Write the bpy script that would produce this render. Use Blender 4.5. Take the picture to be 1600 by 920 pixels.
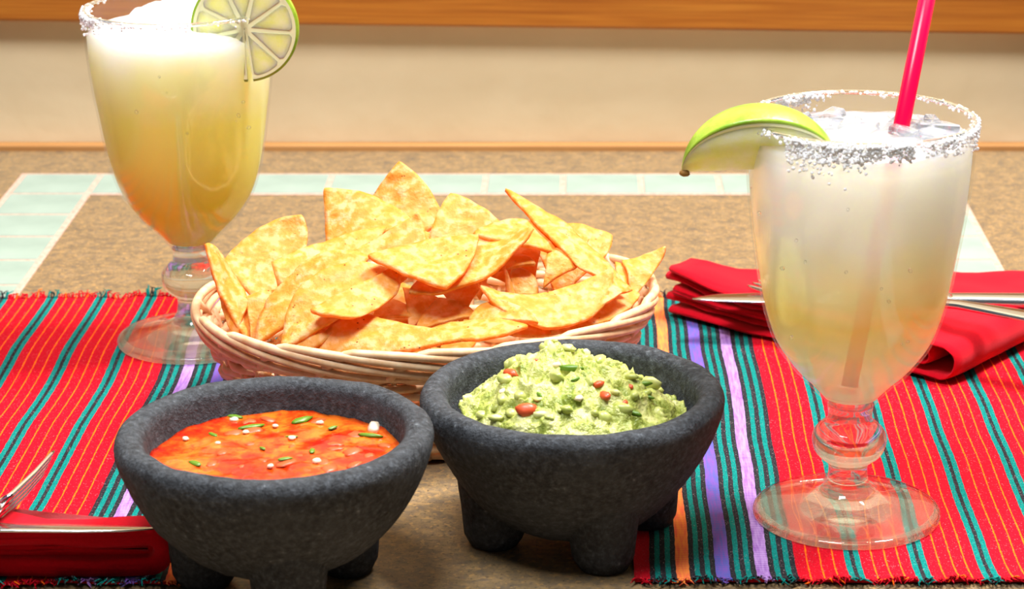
import bpy, bmesh, math, random
from mathutils import Vector, Matrix, noise

random.seed(7)
SC = bpy.context.scene
COL = SC.collection
for o in list(bpy.data.objects):
    bpy.data.objects.remove(o)

# ------------------------------------------------------------------ camera
F, CX, CY, TH, CH = 3814.0, 908.0, 526.5, 0.3275, 0.4047      # pixels, radians, metres above the table
cam_d = bpy.data.cameras.new('camera')
cam = bpy.data.objects.new('camera', cam_d)
COL.objects.link(cam)
cam.location = (0, 0, CH)
cam.rotation_euler = (math.pi / 2 - TH, 0, 0)
cam_d.sensor_width = 36.0
cam_d.lens = F / 1600 * 36
cam_d.shift_x = -(CX - 800) / 1600
cam_d.shift_y = (CY - 460) / 1600
cam_d.clip_start = 0.01
cam_d.dof.use_dof = True
cam_d.dof.focus_distance = 1.06
cam_d.dof.aperture_fstop = 20
SC.camera = cam

# ------------------------------------------------------------------ world and lights
w = bpy.data.worlds.new('world')
SC.world = w
w.use_nodes = True
bg = w.node_tree.nodes['Background']
bg.inputs['Color'].default_value = (0.90, 0.95, 1.0, 1)
bg.inputs['Strength'].default_value = 0.09


def area_light(name, loc, target, sx, sy, power, col):
    d = bpy.data.lights.new(name, 'AREA')
    d.shape = 'RECTANGLE'
    d.size, d.size_y, d.energy, d.color = sx, sy, power, col
    o = bpy.data.objects.new(name, d)
    COL.objects.link(o)
    o.location = loc
    o.rotation_euler = (Vector(target) - Vector(loc)).to_track_quat('-Z', 'Y').to_euler()
    return o


area_light('ceiling_lamp_back_offscreen', (0.70, 1.32, 1.75), (0.0, 1.05, 0), 0.45, 0.45, 76, (1.0, 0.985, 0.955))
area_light('fill_light_front_offscreen', (-0.30, 0.50, 1.75), (-0.05, 1.1, 0.05), 0.6, 0.6, 45, (0.95, 0.98, 1.0))  # added fill, brightens top and front faces; not a known lamp

SC.view_settings.view_transform = 'Standard'
SC.view_settings.look = 'None'
SC.view_settings.gamma = 1.0
SC.view_settings.use_curve_mapping = False
SC.view_settings.exposure = 0.0
SC.cycles.use_denoising = True
SC.cycles.max_bounces = 14
SC.cycles.transparent_max_bounces = 24
SC.cycles.transmission_bounces = 12
SC.cycles.sample_clamp_indirect = 6.0
SC.cycles.blur_glossy = 0.6

# ------------------------------------------------------------------ pixel -> point helpers
_c, _s = math.cos(TH), math.sin(TH)


def ray(px, py):
    u, v = (px - CX) / F, -(py - CY) / F
    return Vector((u, _c + v * _s, -_s + v * _c))


def at_z(px, py, z=0.0):
    d = ray(px, py)
    return Vector((0, 0, CH)) + d * ((z - CH) / d.z)


def at_y(px, py, y):
    d = ray(px, py)
    return Vector((0, 0, CH)) + d * (y / d.y)


# ------------------------------------------------------------------ object helpers
def tag(o, label=None, cat=None, group=None, kind=None):
    if label: o['label'] = label
    if cat: o['category'] = cat
    if group: o['group'] = group
    if kind: o['kind'] = kind
    return o


def empty(name, loc=(0, 0, 0)):
    o = bpy.data.objects.new(name, None)
    o.empty_display_size = 0.02
    COL.objects.link(o)
    o.location = loc
    return o


def mesh_obj(name, verts, faces, mats, parent=None, smooth=True, mat_idx=None):
    me = bpy.data.meshes.new(name)
    me.from_pydata([tuple(v) for v in verts], [], faces)
    if not isinstance(mats, (list, tuple)): mats = [mats]
    for m in mats: me.materials.append(m)
    if mat_idx: me.polygons.foreach_set('material_index', mat_idx)
    if smooth: me.polygons.foreach_set('use_smooth', [True] * len(me.polygons))
    me.update()
    o = bpy.data.objects.new(name, me)
    COL.objects.link(o)
    if parent: attach(o, parent)
    return o


def attach(o, parent):
    o.parent = parent
    o.matrix_parent_inverse = Matrix.Translation(-Vector(parent.location))   # verts are in world space


class MB:
    """collects vertices and faces of one mesh"""

    def __init__(self):
        self.v, self.f, self.mi = [], [], []

    def add(self, verts, faces, mi=0):
        b = len(self.v)
        self.v += [Vector(p) for p in verts]
        self.f += [tuple(i + b for i in f) for f in faces]
        self.mi += [mi] * len(faces)

    def box(self, x0, x1, y0, y1, z0, z1, bev=0.0, mi=0):
        if bev <= 0:
            vs = [(x, y, z) for z in (z0, z1) for y in (y0, y1) for x in (x0, x1)]
            self.add(vs, [(0, 2, 3, 1), (4, 5, 7, 6), (0, 1, 5, 4), (2, 6, 7, 3), (0, 4, 6, 2), (1, 3, 7, 5)], mi)
            return
        bm = bmesh.new()
        bmesh.ops.create_cube(bm, size=1)
        for v in bm.verts:
            v.co = Vector(((x0 + x1) / 2 + v.co.x * (x1 - x0), (y0 + y1) / 2 + v.co.y * (y1 - y0), (z0 + z1) / 2 + v.co.z * (z1 - z0)))
        bmesh.ops.bevel(bm, geom=list(bm.edges), offset=bev, segments=2, affect='EDGES', profile=0.5)
        bm.verts.index_update()
        self.add([v.co.copy() for v in bm.verts], [tuple(v.index for v in f.verts) for f in bm.faces], mi)
        bm.free()

    def tube(self, pts, rads, n=8, closed=False, mi=0, flat=1.0, up=Vector((0, 0, 1))):
        pts = [Vector(p) for p in pts]
        m = len(pts)
        if not hasattr(rads, '__len__'): rads = [rads] * m
        vs, fs = [], []
        for i, p in enumerate(pts):
            a = pts[(i - 1) % m] if (closed or i > 0) else p
            b = pts[(i + 1) % m] if (closed or i < m - 1) else p
            t = (b - a).normalized()
            u = up if abs(t.dot(up)) < 0.97 else Vector((0.3, 1, 0.1))
            s = t.cross(u).normalized()
            q = s.cross(t)
            for k in range(n):
                an = 2 * math.pi * k / n
                vs.append(p + s * (math.cos(an) * rads[i]) + q * (math.sin(an) * rads[i] * flat))
        for i in range(m if closed else m - 1):
            j = (i + 1) % m
            for k in range(n):
                l = (k + 1) % n
                fs.append((i * n + k, i * n + l, j * n + l, j * n + k))
        if not closed:
            fs.append(tuple(range(n))[::-1])
            fs.append(tuple((m - 1) * n + k for k in range(n)))
        self.add(vs, fs, mi)

    def lathe(self, prof, c, n=64, mi=0, wob=None):
        """prof: (r, z) pairs, r = 0 allowed at the ends"""
        rings, vs, fs = [], [], []
        for (r, z) in prof:
            if r <= 1e-6:
                rings.append([len(vs)]); vs.append(Vector((c[0], c[1], c[2] + z)))
            else:
                ids = []
                for k in range(n):
                    a = 2 * math.pi * k / n
                    p = Vector((c[0] + r * math.cos(a), c[1] + r * math.sin(a), c[2] + z))
                    if wob: p = wob(p)
                    ids.append(len(vs)); vs.append(p)
                rings.append(ids)
        for A, B in zip(rings, rings[1:]):
            if len(A) == 1 and len(B) == 1: continue
            for k in range(n):
                l = (k + 1) % n
                if len(A) == 1: fs.append((A[0], B[l], B[k]))
                elif len(B) == 1: fs.append((A[k], A[l], B[0]))
                else: fs.append((A[k], A[l], B[l], B[k]))
        self.add(vs, fs, mi)

    def blob(self, c, r, sub=1, jitter=0.25, mi=0, sq=(1, 1, 1), lie=False):
        bm = bmesh.new()
        bmesh.ops.create_icosphere(bm, subdivisions=sub, radius=1)
        rot = Matrix.Rotation(random.uniform(0, 6.28), 3, 'Z') @ Matrix.Rotation(random.uniform(-0.25, 0.25) if lie else random.uniform(0, 6.28), 3, 'X')
        for v in bm.verts:
            k = 1 + random.uniform(-jitter, jitter)
            v.co = rot @ Vector((v.co.x * sq[0] * k, v.co.y * sq[1] * k, v.co.z * sq[2] * k)) * r + Vector(c)
        bm.verts.index_update()
        self.add([v.co.copy() for v in bm.verts], [tuple(v.index for v in f.verts) for f in bm.faces], mi)
        bm.free()

    def build(self, name, mats, parent=None, smooth=True):
        return mesh_obj(name, self.v, self.f, mats, parent, smooth, self.mi if isinstance(mats, (list, tuple)) else None)


def smoothen(prof, sub=4):
    """Catmull-Rom resample of a profile"""
    out = []
    P = [prof[0]] + list(prof) + [prof[-1]]
    for i in range(1, len(P) - 2):
        p0, p1, p2, p3 = [Vector(P[i + k]).to_2d() for k in (-1, 0, 1, 2)]
        for k in range(sub):
            t = k / sub
            q = 0.5 * ((2 * p1) + (p2 - p0) * t + (2 * p0 - 5 * p1 + 4 * p2 - p3) * t * t + (3 * p1 - p0 - 3 * p2 + p3) * t ** 3)
            out.append((max(q.x, 0), q.y))
    out.append(tuple(prof[-1]))
    return out


# ------------------------------------------------------------------ material helpers
def srgb(r, g, b):
    f = lambda c: c / 12.92 if c <= 0.04045 else ((c + 0.055) / 1.055) ** 2.4
    return (f(r / 255), f(g / 255), f(b / 255), 1)


class Mat:
    def __init__(self, name):
        self.m = bpy.data.materials.new(name)
        self.m.use_nodes = True
        self.nt = self.m.node_tree
        self.N = self.nt.nodes
        self.p = self.N['Principled BSDF']
        self.out = self.N['Material Output']
        self._co = None

    def link(self, a, b): self.nt.links.new(a, b)

    def co(self):
        if not self._co:
            self._co = self.N.new('ShaderNodeTexCoord').outputs['Object']
        return self._co

    def scaled(self, s):
        n = self.N.new('ShaderNodeMapping')
        n.inputs['Scale'].default_value = s
        self.link(self.co(), n.inputs['Vector'])
        return n.outputs[0]

    def noise(self, scale, detail=3, rough=0.55, vec=None):
        n = self.N.new('ShaderNodeTexNoise')
        n.inputs['Scale'].default_value = scale
        n.inputs['Detail'].default_value = detail
        n.inputs['Roughness'].default_value = rough
        self.link(vec or self.co(), n.inputs['Vector'])
        return n.outputs['Fac']

    def voronoi(self, scale, vec=None, out='Distance'):
        n = self.N.new('ShaderNodeTexVoronoi')
        n.inputs['Scale'].default_value = scale
        self.link(vec or self.co(), n.inputs['Vector'])
        return n.outputs[out]

    def ramp(self, fac, stops, interp='LINEAR'):
        n = self.N.new('ShaderNodeValToRGB')
        e = n.color_ramp.elements
        n.color_ramp.interpolation = interp
        while len(e) < len(stops): e.new(0.5)
        for k, (pos, col) in enumerate(stops):
            e[k].position = pos
            e[k].color = col if len(col) == 4 else (*col, 1)
        self.link(fac, n.inputs['Fac'])
        return n.outputs['Color']

    def mix(self, fac, a, b, mode='MIX'):
        n = self.N.new('ShaderNodeMix')
        n.data_type = 'RGBA'
        n.blend_type = mode
        for sock, v in ((n.inputs[0], fac), (n.inputs[6], a), (n.inputs[7], b)):
            if hasattr(v, 'node'): self.link(v, sock)
            else: sock.default_value = v
        return n.outputs[2]

    def height(self, z0, z1):
        s = self.N.new('ShaderNodeSeparateXYZ')
        self.link(self.co(), s.inputs[0])
        n = self.N.new('ShaderNodeMapRange')
        n.inputs['From Min'].default_value, n.inputs['From Max'].default_value = z0, z1
        self.link(s.outputs['Z'], n.inputs['Value'])
        return n.outputs[0]

    def bump(self, h, strength=0.3, dist=0.001):
        n = self.N.new('ShaderNodeBump')
        n.inputs['Strength'].default_value = strength
        n.inputs['Distance'].default_value = dist
        self.link(h, n.inputs['Height'])
        self.link(n.outputs[0], self.p.inputs['Normal'])
        return n.outputs[0]

    def set(self, **k):
        for a, v in k.items():
            s = self.p.inputs[a.replace('_', ' ')]
            if hasattr(v, 'node'): self.link(v, s)
            else: s.default_value = v
        return self

    def mixshader(self, fac, a, b):
        n = self.N.new('ShaderNodeMixShader')
        if hasattr(fac, 'node'): self.link(fac, n.inputs[0])
        else: n.inputs[0].default_value = fac
        self.link(a, n.inputs[1]); self.link(b, n.inputs[2])
        return n.outputs[0]

    def surface(self, sh): self.link(sh, self.out.inputs['Surface'])


B_, W_ = (0, 0, 0, 1), (1, 1, 1, 1)
M = {}


def simple(key, col, rough=0.5, spec=0.5, metal=0.0):
    m = Mat(key)
    m.set(Base_Color=col, Roughness=rough, Metallic=metal)
    m.p.inputs['Specular IOR Level'].default_value = spec
    M[key] = m.m
    return m


# wall plaster
m = simple('wall_plaster', srgb(226, 206, 172), 0.75, 0.25)
n1 = m.noise(7, 4)
m.set(Base_Color=m.ramp(n1, [(0.3, srgb(219, 196, 156)), (0.7, srgb(232, 211, 174))]))
m.bump(m.noise(38, 4, 0.5), 0.25, 0.004)
# wood
m = simple('golden_wood', srgb(190, 110, 30), 0.42, 0.5)
g1 = m.noise(1.0, 5, 0.6, m.scaled((4, 60, 130)))
g2 = m.noise(1.0, 3, 0.5, m.scaled((14, 200, 700)))
c = m.ramp(g1, [(0.25, srgb(140, 70, 10)), (0.5, srgb(172, 98, 22)), (0.75, srgb(192, 122, 38))])
m.set(Base_Color=m.mix(0.25, c, m.ramp(g2, [(0.35, srgb(120, 58, 8)), (0.65, srgb(196, 128, 46))])))
m = simple('pale_wood', srgb(214, 165, 105), 0.5, 0.4)
m.set(Base_Color=m.ramp(m.noise(1.0, 4, 0.6, m.scaled((5, 80, 80))), [(0.3, srgb(160, 108, 56)), (0.7, srgb(190, 140, 84))]))
# laminate table top, mottled like stone
m = simple('laminate', srgb(150, 115, 75), 0.42, 0.4)
a = m.noise(85, 5, 0.7, m.scaled((1, 1.3, 1)))
b = m.noise(240, 4, 0.7)
c = m.ramp(a, [(0.3, srgb(88, 79, 70)), (0.44, srgb(124, 102, 72)), (0.58, srgb(148, 120, 82)), (0.75, srgb(116, 103, 90))])
c = m.mix(m.ramp(b, [(0.46, B_), (0.60, (0.75, 0.75, 0.75, 1))]), c, srgb(104, 90, 74))
c = m.mix(m.ramp(m.noise(330, 2), [(0.58, B_), (0.66, (0.6, 0.6, 0.6, 1))]), c, srgb(178, 138, 84))
c = m.mix(m.ramp(m.noise(520, 2), [(0.60, B_), (0.68, (0.65, 0.65, 0.65, 1))]), c, srgb(58, 50, 44))
m.set(Base_Color=c)
m.bump(b, 0.04, 0.0006)
# ceramic tile and grout
m = simple('green_tile', srgb(172, 192, 172), 0.55, 0.3)
m.set(Base_Color=m.ramp(m.noise(24, 3), [(0.3, srgb(132, 148, 136)), (0.7, srgb(148, 163, 151))]))
m = simple('pink_grout', srgb(196, 170, 152), 0.85, 0.2)
m.set(Base_Color=m.ramp(m.noise(300, 3), [(0.3, srgb(168, 138, 122)), (0.7, srgb(196, 168, 152))]))
simple('floor_brown', srgb(96, 70, 50), 0.6)
simple('dark_steel', srgb(50, 50, 52), 0.45, 0.5, 0.8)


# woven threads
def thread(key, col, col2, speck=0.25):
    m = simple(key, col, 0.9, 0.12)
    wv = m.noise(1.0, 2, 0.6, m.scaled((1500, 620, 1500)))
    c = m.mix(m.ramp(wv, [(0.38, B_), (0.62, W_)]), col2, col)
    sp = m.ramp(m.noise(1.0, 1, 0.5, m.scaled((1700, 1100, 1700))), [(0.66, B_), (0.74, (speck, speck, speck, 1))])
    m.set(Base_Color=m.mix(sp, c, srgb(225, 190, 195)))
    w1 = m.N.new('ShaderNodeTexWave')
    w1.bands_direction = 'Y'
    w1.inputs['Scale'].default_value = 260
    w1.inputs['Distortion'].default_value = 1.5
    m.link(m.co(), w1.inputs['Vector'])
    m.bump(w1.outputs['Fac'], 0.35, 0.0004)


thread('thread_red', srgb(194, 2, 30), srgb(174, 1, 24), 0.18)
thread('thread_black', srgb(44, 42, 48), srgb(26, 25, 30), 0.3)
thread('thread_teal', srgb(0, 124, 116), srgb(0, 100, 96), 0.2)
thread('thread_orange_line', srgb(255, 112, 10), srgb(238, 80, 15), 0.1)


def two_tone(key, a, b):
    """two thread colours crossing in tiny alternating rows"""
    m = simple(key, a, 0.9, 0.12)
    w1 = m.N.new('ShaderNodeTexWave')
    w1.bands_direction = 'Y'
    w1.inputs['Scale'].default_value = 175
    w1.inputs['Distortion'].default_value = 2.0
    w1.inputs['Detail Scale'].default_value = 300
    m.link(m.co(), w1.inputs['Vector'])
    n = m.noise(1.0, 2, 0.5, m.scaled((900, 90, 900)))
    f = m.mix(0.5, m.ramp(w1.outputs['Fac'], [(0.35, B_), (0.65, W_)]), m.ramp(n, [(0.35, B_), (0.65, W_)]))
    m.set(Base_Color=m.mix(f, a, b))
    m.bump(w1.outputs['Fac'], 0.35, 0.0004)


two_tone('thread_purple', srgb(122, 64, 158), srgb(184, 148, 206))
two_tone('thread_blue', srgb(62, 90, 168), srgb(132, 72, 158))
two_tone('thread_orange', srgb(248, 150, 60), srgb(232, 82, 70))
# napkin cloth
m = simple('red_cotton', srgb(214, 4, 30), 0.92, 0.1)
m.set(Base_Color=m.mix(m.noise(900, 2), srgb(176, 0, 20), srgb(208, 4, 30)), Sheen_Weight=0.25)
m.p.inputs['Sheen Tint'].default_value = (1, 0.35, 0.4, 1)
m.bump(m.noise(1500, 3), 0.3, 0.0004)
# steel
m = simple('steel', srgb(214, 214, 216), 0.16, 0.5, 1.0)
m.bump(m.noise(1.0, 2, 0.5, m.scaled((60, 900, 900))), 0.03, 0.0003)
# volcanic stone
m = simple('black_stone', srgb(80, 82, 86), 0.7, 0.12)
a = m.noise(420, 4, 0.65)
c = m.ramp(a, [(0.32, srgb(40, 41, 44)), (0.5, srgb(58, 60, 64)), (0.66, srgb(78, 82, 88)), (0.78, srgb(128, 133, 138))])
c = m.mix(m.ramp(m.noise(60, 3), [(0.4, B_), (0.7, (0.5, 0.5, 0.5, 1))]), c, srgb(72, 75, 80))
m.set(Base_Color=c)
m.bump(m.mix(0.5, a, m.noise(1000, 3, 0.7)), 0.9, 0.0016)
# wicker
m = simple('wicker', srgb(228, 186, 140), 0.42, 0.4)
m.set(Base_Color=m.ramp(m.noise(120, 3), [(0.3, srgb(214, 164, 116)), (0.7, srgb(238, 204, 164))]))
m.p.inputs['Subsurface Weight'].default_value = 0.15
m.p.inputs['Subsurface Radius'].default_value = (0.004, 0.002, 0.001)
# tortilla chip
m = Mat('corn_chip')
M['corn_chip'] = m.m
bl = m.noise(230, 3, 0.5)
c = m.ramp(bl, [(0.38, srgb(232, 168, 58)), (0.50, srgb(241, 188, 90)), (0.62, srgb(250, 219, 152))])
c = m.mix(m.ramp(m.noise(45, 2), [(0.35, B_), (0.7, (0.6, 0.6, 0.6, 1))]), c, srgb(238, 182, 74))
sp = m.ramp(m.voronoi(330), [(0.10, W_), (0.17, B_)])
sp2 = m.mix(1.0, sp, m.ramp(m.noise(75, 2), [(0.55, B_), (0.63, W_)]), 'MULTIPLY')
c = m.mix(sp2, c, srgb(128, 66, 10))
m.set(Base_Color=c, Roughness=0.5)
m.p.inputs['Specular IOR Level'].default_value = 0.35
bn = m.bump(m.mix(0.35, bl, m.noise(700, 2)), 0.6, 0.0015)
tr = m.N.new('ShaderNodeBsdfTranslucent')
m.link(m.mix(1.0, c, srgb(255, 186, 66), 'MULTIPLY'), tr.inputs['Color'])
m.surface(m.mixshader(0.46, m.p.outputs[0], tr.outputs[0]))


# clear glass: thin wall for the bowls, solid for stems and feet
def thin_glass(key, tint, refl=1.0):
    m = Mat(key)
    t = m.N.new('ShaderNodeBsdfTransparent')
    t.inputs[0].default_value = tint
    g = m.N.new('ShaderNodeBsdfGlossy')
    g.inputs['Roughness'].default_value = 0.02
    lw = m.N.new('ShaderNodeLayerWeight')
    pw = m.N.new('ShaderNodeMath'); pw.operation = 'POWER'
    m.link(lw.outputs['Facing'], pw.inputs[0]); pw.inputs[1].default_value = 4.0
    mu = m.N.new('ShaderNodeMath'); mu.operation = 'MULTIPLY_ADD'
    m.link(pw.outputs[0], mu.inputs[0]); mu.inputs[1].default_value = refl; mu.inputs[2].default_value = 0.03
    m.surface(m.mixshader(mu.outputs[0], t.outputs[0], g.outputs[0]))
    M[key] = m.m


thin_glass('bowl_glass', (0.99, 0.995, 0.992, 1), 0.25)
m = Mat('solid_glass')
gl = m.N.new('ShaderNodeBsdfGlass')
gl.inputs['IOR'].default_value = 1.46
gl.inputs['Roughness'].default_value = 0.0
gl.inputs['Color'].default_value = (0.99, 1, 0.995, 1)
t = m.N.new('ShaderNodeBsdfTransparent')
m.surface(m.mixshader(0.28, gl.outputs[0], t.outputs[0]))
M['solid_glass'] = m.m


# drinks: cloudy liquids, layered by height as they settle
def drink_mat(key, z0, z1, stops, clear, trans=0.2, scale=0.04):
    m = Mat(key)
    M[key] = m.m
    hgt = m.height(z0, z1)
    wob = m.noise(28, 3)
    ad = m.N.new('ShaderNodeMath'); ad.operation = 'MULTIPLY_ADD'
    m.link(wob, ad.inputs[0]); ad.inputs[1].default_value = 0.22
    sub = m.N.new('ShaderNodeMath'); sub.operation = 'SUBTRACT'
    m.link(hgt, sub.inputs[0]); sub.inputs[1].default_value = 0.11
    m.link(sub.outputs[0], ad.inputs[2])
    c = m.ramp(ad.outputs[0], stops)
    m.set(Base_Color=c, Roughness=0.22)
    m.p.inputs['Subsurface Weight'].default_value = 1.0
    m.p.inputs['Subsurface Radius'].default_value = (1.0, 0.95, 0.6)
    m.p.inputs['Subsurface Scale'].default_value = scale
    tr = m.N.new('ShaderNodeBsdfTranslucent')
    m.link(c, tr.inputs['Color'])
    body = m.mixshader(trans, m.p.outputs[0], tr.outputs[0])
    tp = m.N.new('ShaderNodeBsdfTransparent')
    m.link(m.mix(0.8, c, W_), tp.inputs[0])
    fac = m.ramp(hgt, clear)
    m.surface(m.mixshader(fac, body, tp.outputs[0]))


drink_mat('frozen_drink', 0.045, 0.18, [(0.0, srgb(242, 242, 130)), (0.25, srgb(246, 240, 92)), (0.55, srgb(250, 245, 140)), (0.78, srgb(253, 248, 222)), (0.88, srgb(255, 254, 250))],
          [(0.0, (0.05,) * 3), (1.0, B_)])
drink_mat('iced_drink', 0.05, 0.168, [(0.0, srgb(248, 250, 212)), (0.2, srgb(250, 248, 198)), (0.40, srgb(255, 226, 124)), (0.54, srgb(254, 244, 200)), (0.70, srgb(250, 249, 243)), (1.0, srgb(242, 242, 244))],
          [(0.0, (0.34,) * 3), (0.25, (0.32,) * 3), (0.42, (0.18,) * 3), (0.56, (0.10,) * 3), (0.93, (0.15,) * 3), (1.0, (0.6,) * 3)])
m = Mat('ice')
g = m.N.new('ShaderNodeBsdfGlossy'); g.inputs['Roughness'].default_value = 0.05
t = m.N.new('ShaderNodeBsdfTransparent'); t.inputs[0].default_value = (0.97, 0.98, 1, 1)
fr = m.N.new('ShaderNodeFresnel'); fr.inputs['IOR'].default_value = 1.6
m.set(Base_Color=(0.95, 0.96, 0.98, 1), Roughness=0.1)
m.surface(m.mixshader(0.12, m.mixshader(fr.outputs[0], t.outputs[0], g.outputs[0]), m.p.outputs[0]))
M['ice'] = m.m
m = simple('salt', (0.95, 0.95, 0.96, 1), 0.4, 0.4)
tr = m.N.new('ShaderNodeBsdfTranslucent'); tr.inputs[0].default_value = (0.97, 0.97, 0.98, 1)
m.surface(m.mixshader(0.4, m.p.outputs[0], tr.outputs[0]))
m = simple('straw_plastic', srgb(246, 6, 84), 0.25, 0.5)
tr = m.N.new('ShaderNodeBsdfTranslucent'); tr.inputs[0].default_value = srgb(255, 0, 80)
m.surface(m.mixshader(0.45, m.p.outputs[0], tr.outputs[0]))
# lime
m = simple('lime_rind', srgb(140, 188, 20), 0.35, 0.5)
m.set(Base_Color=m.ramp(m.noise(90, 3), [(0.3, srgb(112, 158, 22)), (0.7, srgb(168, 196, 62))]))
m.bump(m.noise(700, 2), 0.25, 0.0006)
simple('lime_pith', srgb(240, 240, 190), 0.6)
m = simple('lime_flesh', srgb(236, 238, 160), 0.22, 0.5)
m.set(Base_Color=m.ramp(m.noise(160, 4), [(0.3, srgb(240, 245, 140)), (0.7, srgb(252, 252, 200))]))
m.bump(m.noise(420, 2), 0.3, 0.0006)
m.p.inputs['Subsurface Weight'].default_value = 1.0
m.p.inputs['Subsurface Radius'].default_value = (1.0, 1.0, 0.6)
m.p.inputs['Subsurface Scale'].default_value = 0.01
simple('stem_brown', srgb(150, 104, 40), 0.7)
# salsa
m = simple('salsa_red', srgb(206, 62, 10), 0.12, 0.5)
c = m.ramp(m.noise(75, 4, 0.6), [(0.36, srgb(166, 24, 4)), (0.48, srgb(198, 56, 8)), (0.62, srgb(222, 104, 26))])
c = m.mix(m.ramp(m.noise(190, 3), [(0.56, B_), (0.68, (0.7, 0.7, 0.7, 1))]), c, srgb(190, 28, 14))
m.set(Base_Color=c)
m.bump(m.noise(150, 3), 0.25, 0.0012)
simple('tomato_bit', srgb(204, 78, 36), 0.4)
simple('cilantro', srgb(86, 120, 20), 0.4)
simple('onion_bit', srgb(226, 204, 176), 0.3)
# guacamole
m = simple('avocado_mash', srgb(190, 200, 90), 0.38, 0.5)
c = m.ramp(m.noise(110, 4, 0.6), [(0.34, srgb(128, 142, 50)), (0.48, srgb(176, 182, 92)), (0.64, srgb(214, 212, 146))])
m.set(Base_Color=c)
m.p.inputs['Subsurface Weight'].default_value = 0.25
m.p.inputs['Subsurface Radius'].default_value = (0.003, 0.003, 0.001)
m.bump(m.noise(420, 3), 0.9, 0.0018)
m = simple('avocado_chunk', srgb(200, 208, 104), 0.35, 0.5)
m.set(Base_Color=m.ramp(m.noise(140, 2), [(0.3, srgb(146, 158, 62)), (0.55, srgb(196, 198, 116)), (0.75, srgb(222, 218, 160))]))

# ------------------------------------------------------------------ room shell
mb = MB(); mb.box(-1.6, 1.6, 1.585, 1.68, -0.75, 1.9); tag(mb.build('wall_back', M['wall_plaster'], smooth=False), kind='structure', label='cream plaster wall behind the table')
mb = MB(); mb.box(-2.2, 2.2, -1.0, 1.68, -0.78, -0.75); tag(mb.build('floor', M['floor_brown'], smooth=False), kind='structure', label='dark brown floor below the table')
mb = MB(); mb.box(-1.5, 1.5, 1.5715, 1.5855, -0.0, 0.11, 0.002)
rail = mb.build('trim_1', M['golden_wood'], smooth=False)
rail.location = (-0.045, 0, 0.0835); rail.rotation_euler = (0, math.radians(0.75), 0)
tag(rail, kind='structure', label='golden brown wooden rail fixed along the plaster wall')

# ------------------------------------------------------------------ table with tile border
TP = 0.0493; TQ = 0.0472; X0 = -0.0607 - 6 * TP; NXT = 12; Y1 = 1.5144; NYT = 22
XO0, XO1, YO0 = X0, X0 + NXT * TP, Y1 - NYT * TQ
table = empty('table', ((XO0 + XO1) / 2, (Y1 + YO0) / 2, -0.75))
tag(table, 'brown mottled laminate table with a border of pale green tiles', 'table')
mb = MB(); mb.box(XO0 - 0.08, XO1 + 0.08, YO0 - 0.07, 1.5845, -0.035, 0, 0.002); mb.build('tabletop', M['laminate'], table, smooth=False)
mb = MB(); mb.box(XO0 - 0.08, XO1 + 0.08, 1.5745, 1.5848, -0.034, 0.0042, 0.0012); mb.build('edge_strip', M['pale_wood'], table, smooth=False)
mb = MB()
G = 0.002
mb.box(XO0 - G, XO1 + G, Y1 - TQ - G, Y1 + G, -0.004, 0.0003)
mb.box(XO0 - G, XO1 + G, YO0 - G, YO0 + TQ + G, -0.004, 0.0003)
mb.box(XO0 - G, XO0 + TP + G, YO0 + TQ + G, Y1 - TQ - G, -0.004, 0.0003)
mb.box(XO1 - TP - G, XO1 + G, YO0 + TQ + G, Y1 - TQ - G, -0.004, 0.0003)
mb.build('grout', M['pink_grout'], table, smooth=False)
tile_me = None
for i in range(NXT):
    for j in range(NYT):
        if 0 < i < NXT - 1 and 0 < j < NYT - 1: continue
        cx, cy = X0 + (i + 0.5) * TP, Y1 - (j + 0.5) * TQ
        if tile_me is None:
            mb = MB(); mb.box(-TP / 2 + 0.0017, TP / 2 - 0.0017, -TQ / 2 + 0.0017, TQ / 2 - 0.0017, -0.003, 0.0009, 0.0007)
            o = mb.build('tile', M['green_tile'], None, smooth=False); tile_me = o.data
        else:
            o = bpy.data.objects.new('tile', tile_me); COL.objects.link(o)
        o.parent = table
        o.location = Vector((cx, cy, 0)) - Vector(table.location)
mb = MB(); mb.tube([(table.location.x, table.location.y, -0.735), (table.location.x, table.location.y, -0.03)], 0.05, 20); mb.build('pedestal', M['dark_steel'], table)
mb = MB(); mb.box(table.location.x - 0.28, table.location.x + 0.28, table.location.y - 0.28, table.location.y + 0.28, -0.75, -0.732, 0.005); mb.build('base', M['dark_steel'], table, smooth=False)

# ------------------------------------------------------------------ woven placemats
RED, BLK, TEA, ORL, PUR, BLU, ORA = range(7)
MATM = [M[k] for k in ('thread_red', 'thread_black', 'thread_teal', 'thread_orange_line', 'thread_purple', 'thread_blue', 'thread_orange')]


def stripe_list(width):
    st = [(0.0063, RED)]
    b5 = lambda a, b: [(a + (b - a) * k, c) for k, c in ((0.2, BLK), (0.4, TEA), (0.6, BLK), (0.8, TEA), (1.0, BLK))]
    st += b5(0.0063, 0.0169) + [(0.0223, ORA)] + b5(0.0223, 0.0328) + [(0.0385, BLU)] + b5(0.0385, 0.049) + [(0.0543, PUR)] + b5(0.0543, 0.0653)
    d = 0.0653
    while d < width - 0.03:
        L = 0.0203
        for q in (0.0050, 0.0104, 0.0157):
            st += [(d + q - 0.00032, RED), (d + q + 0.00032, ORL)]
        st += [(d + L, RED), (d + L + 0.0023, TEA), (d + L + 0.0040, BLK), (d + L + 0.0063, TEA)]
        d += L + 0.0063
    st.append((width, RED))
    return st


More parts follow.
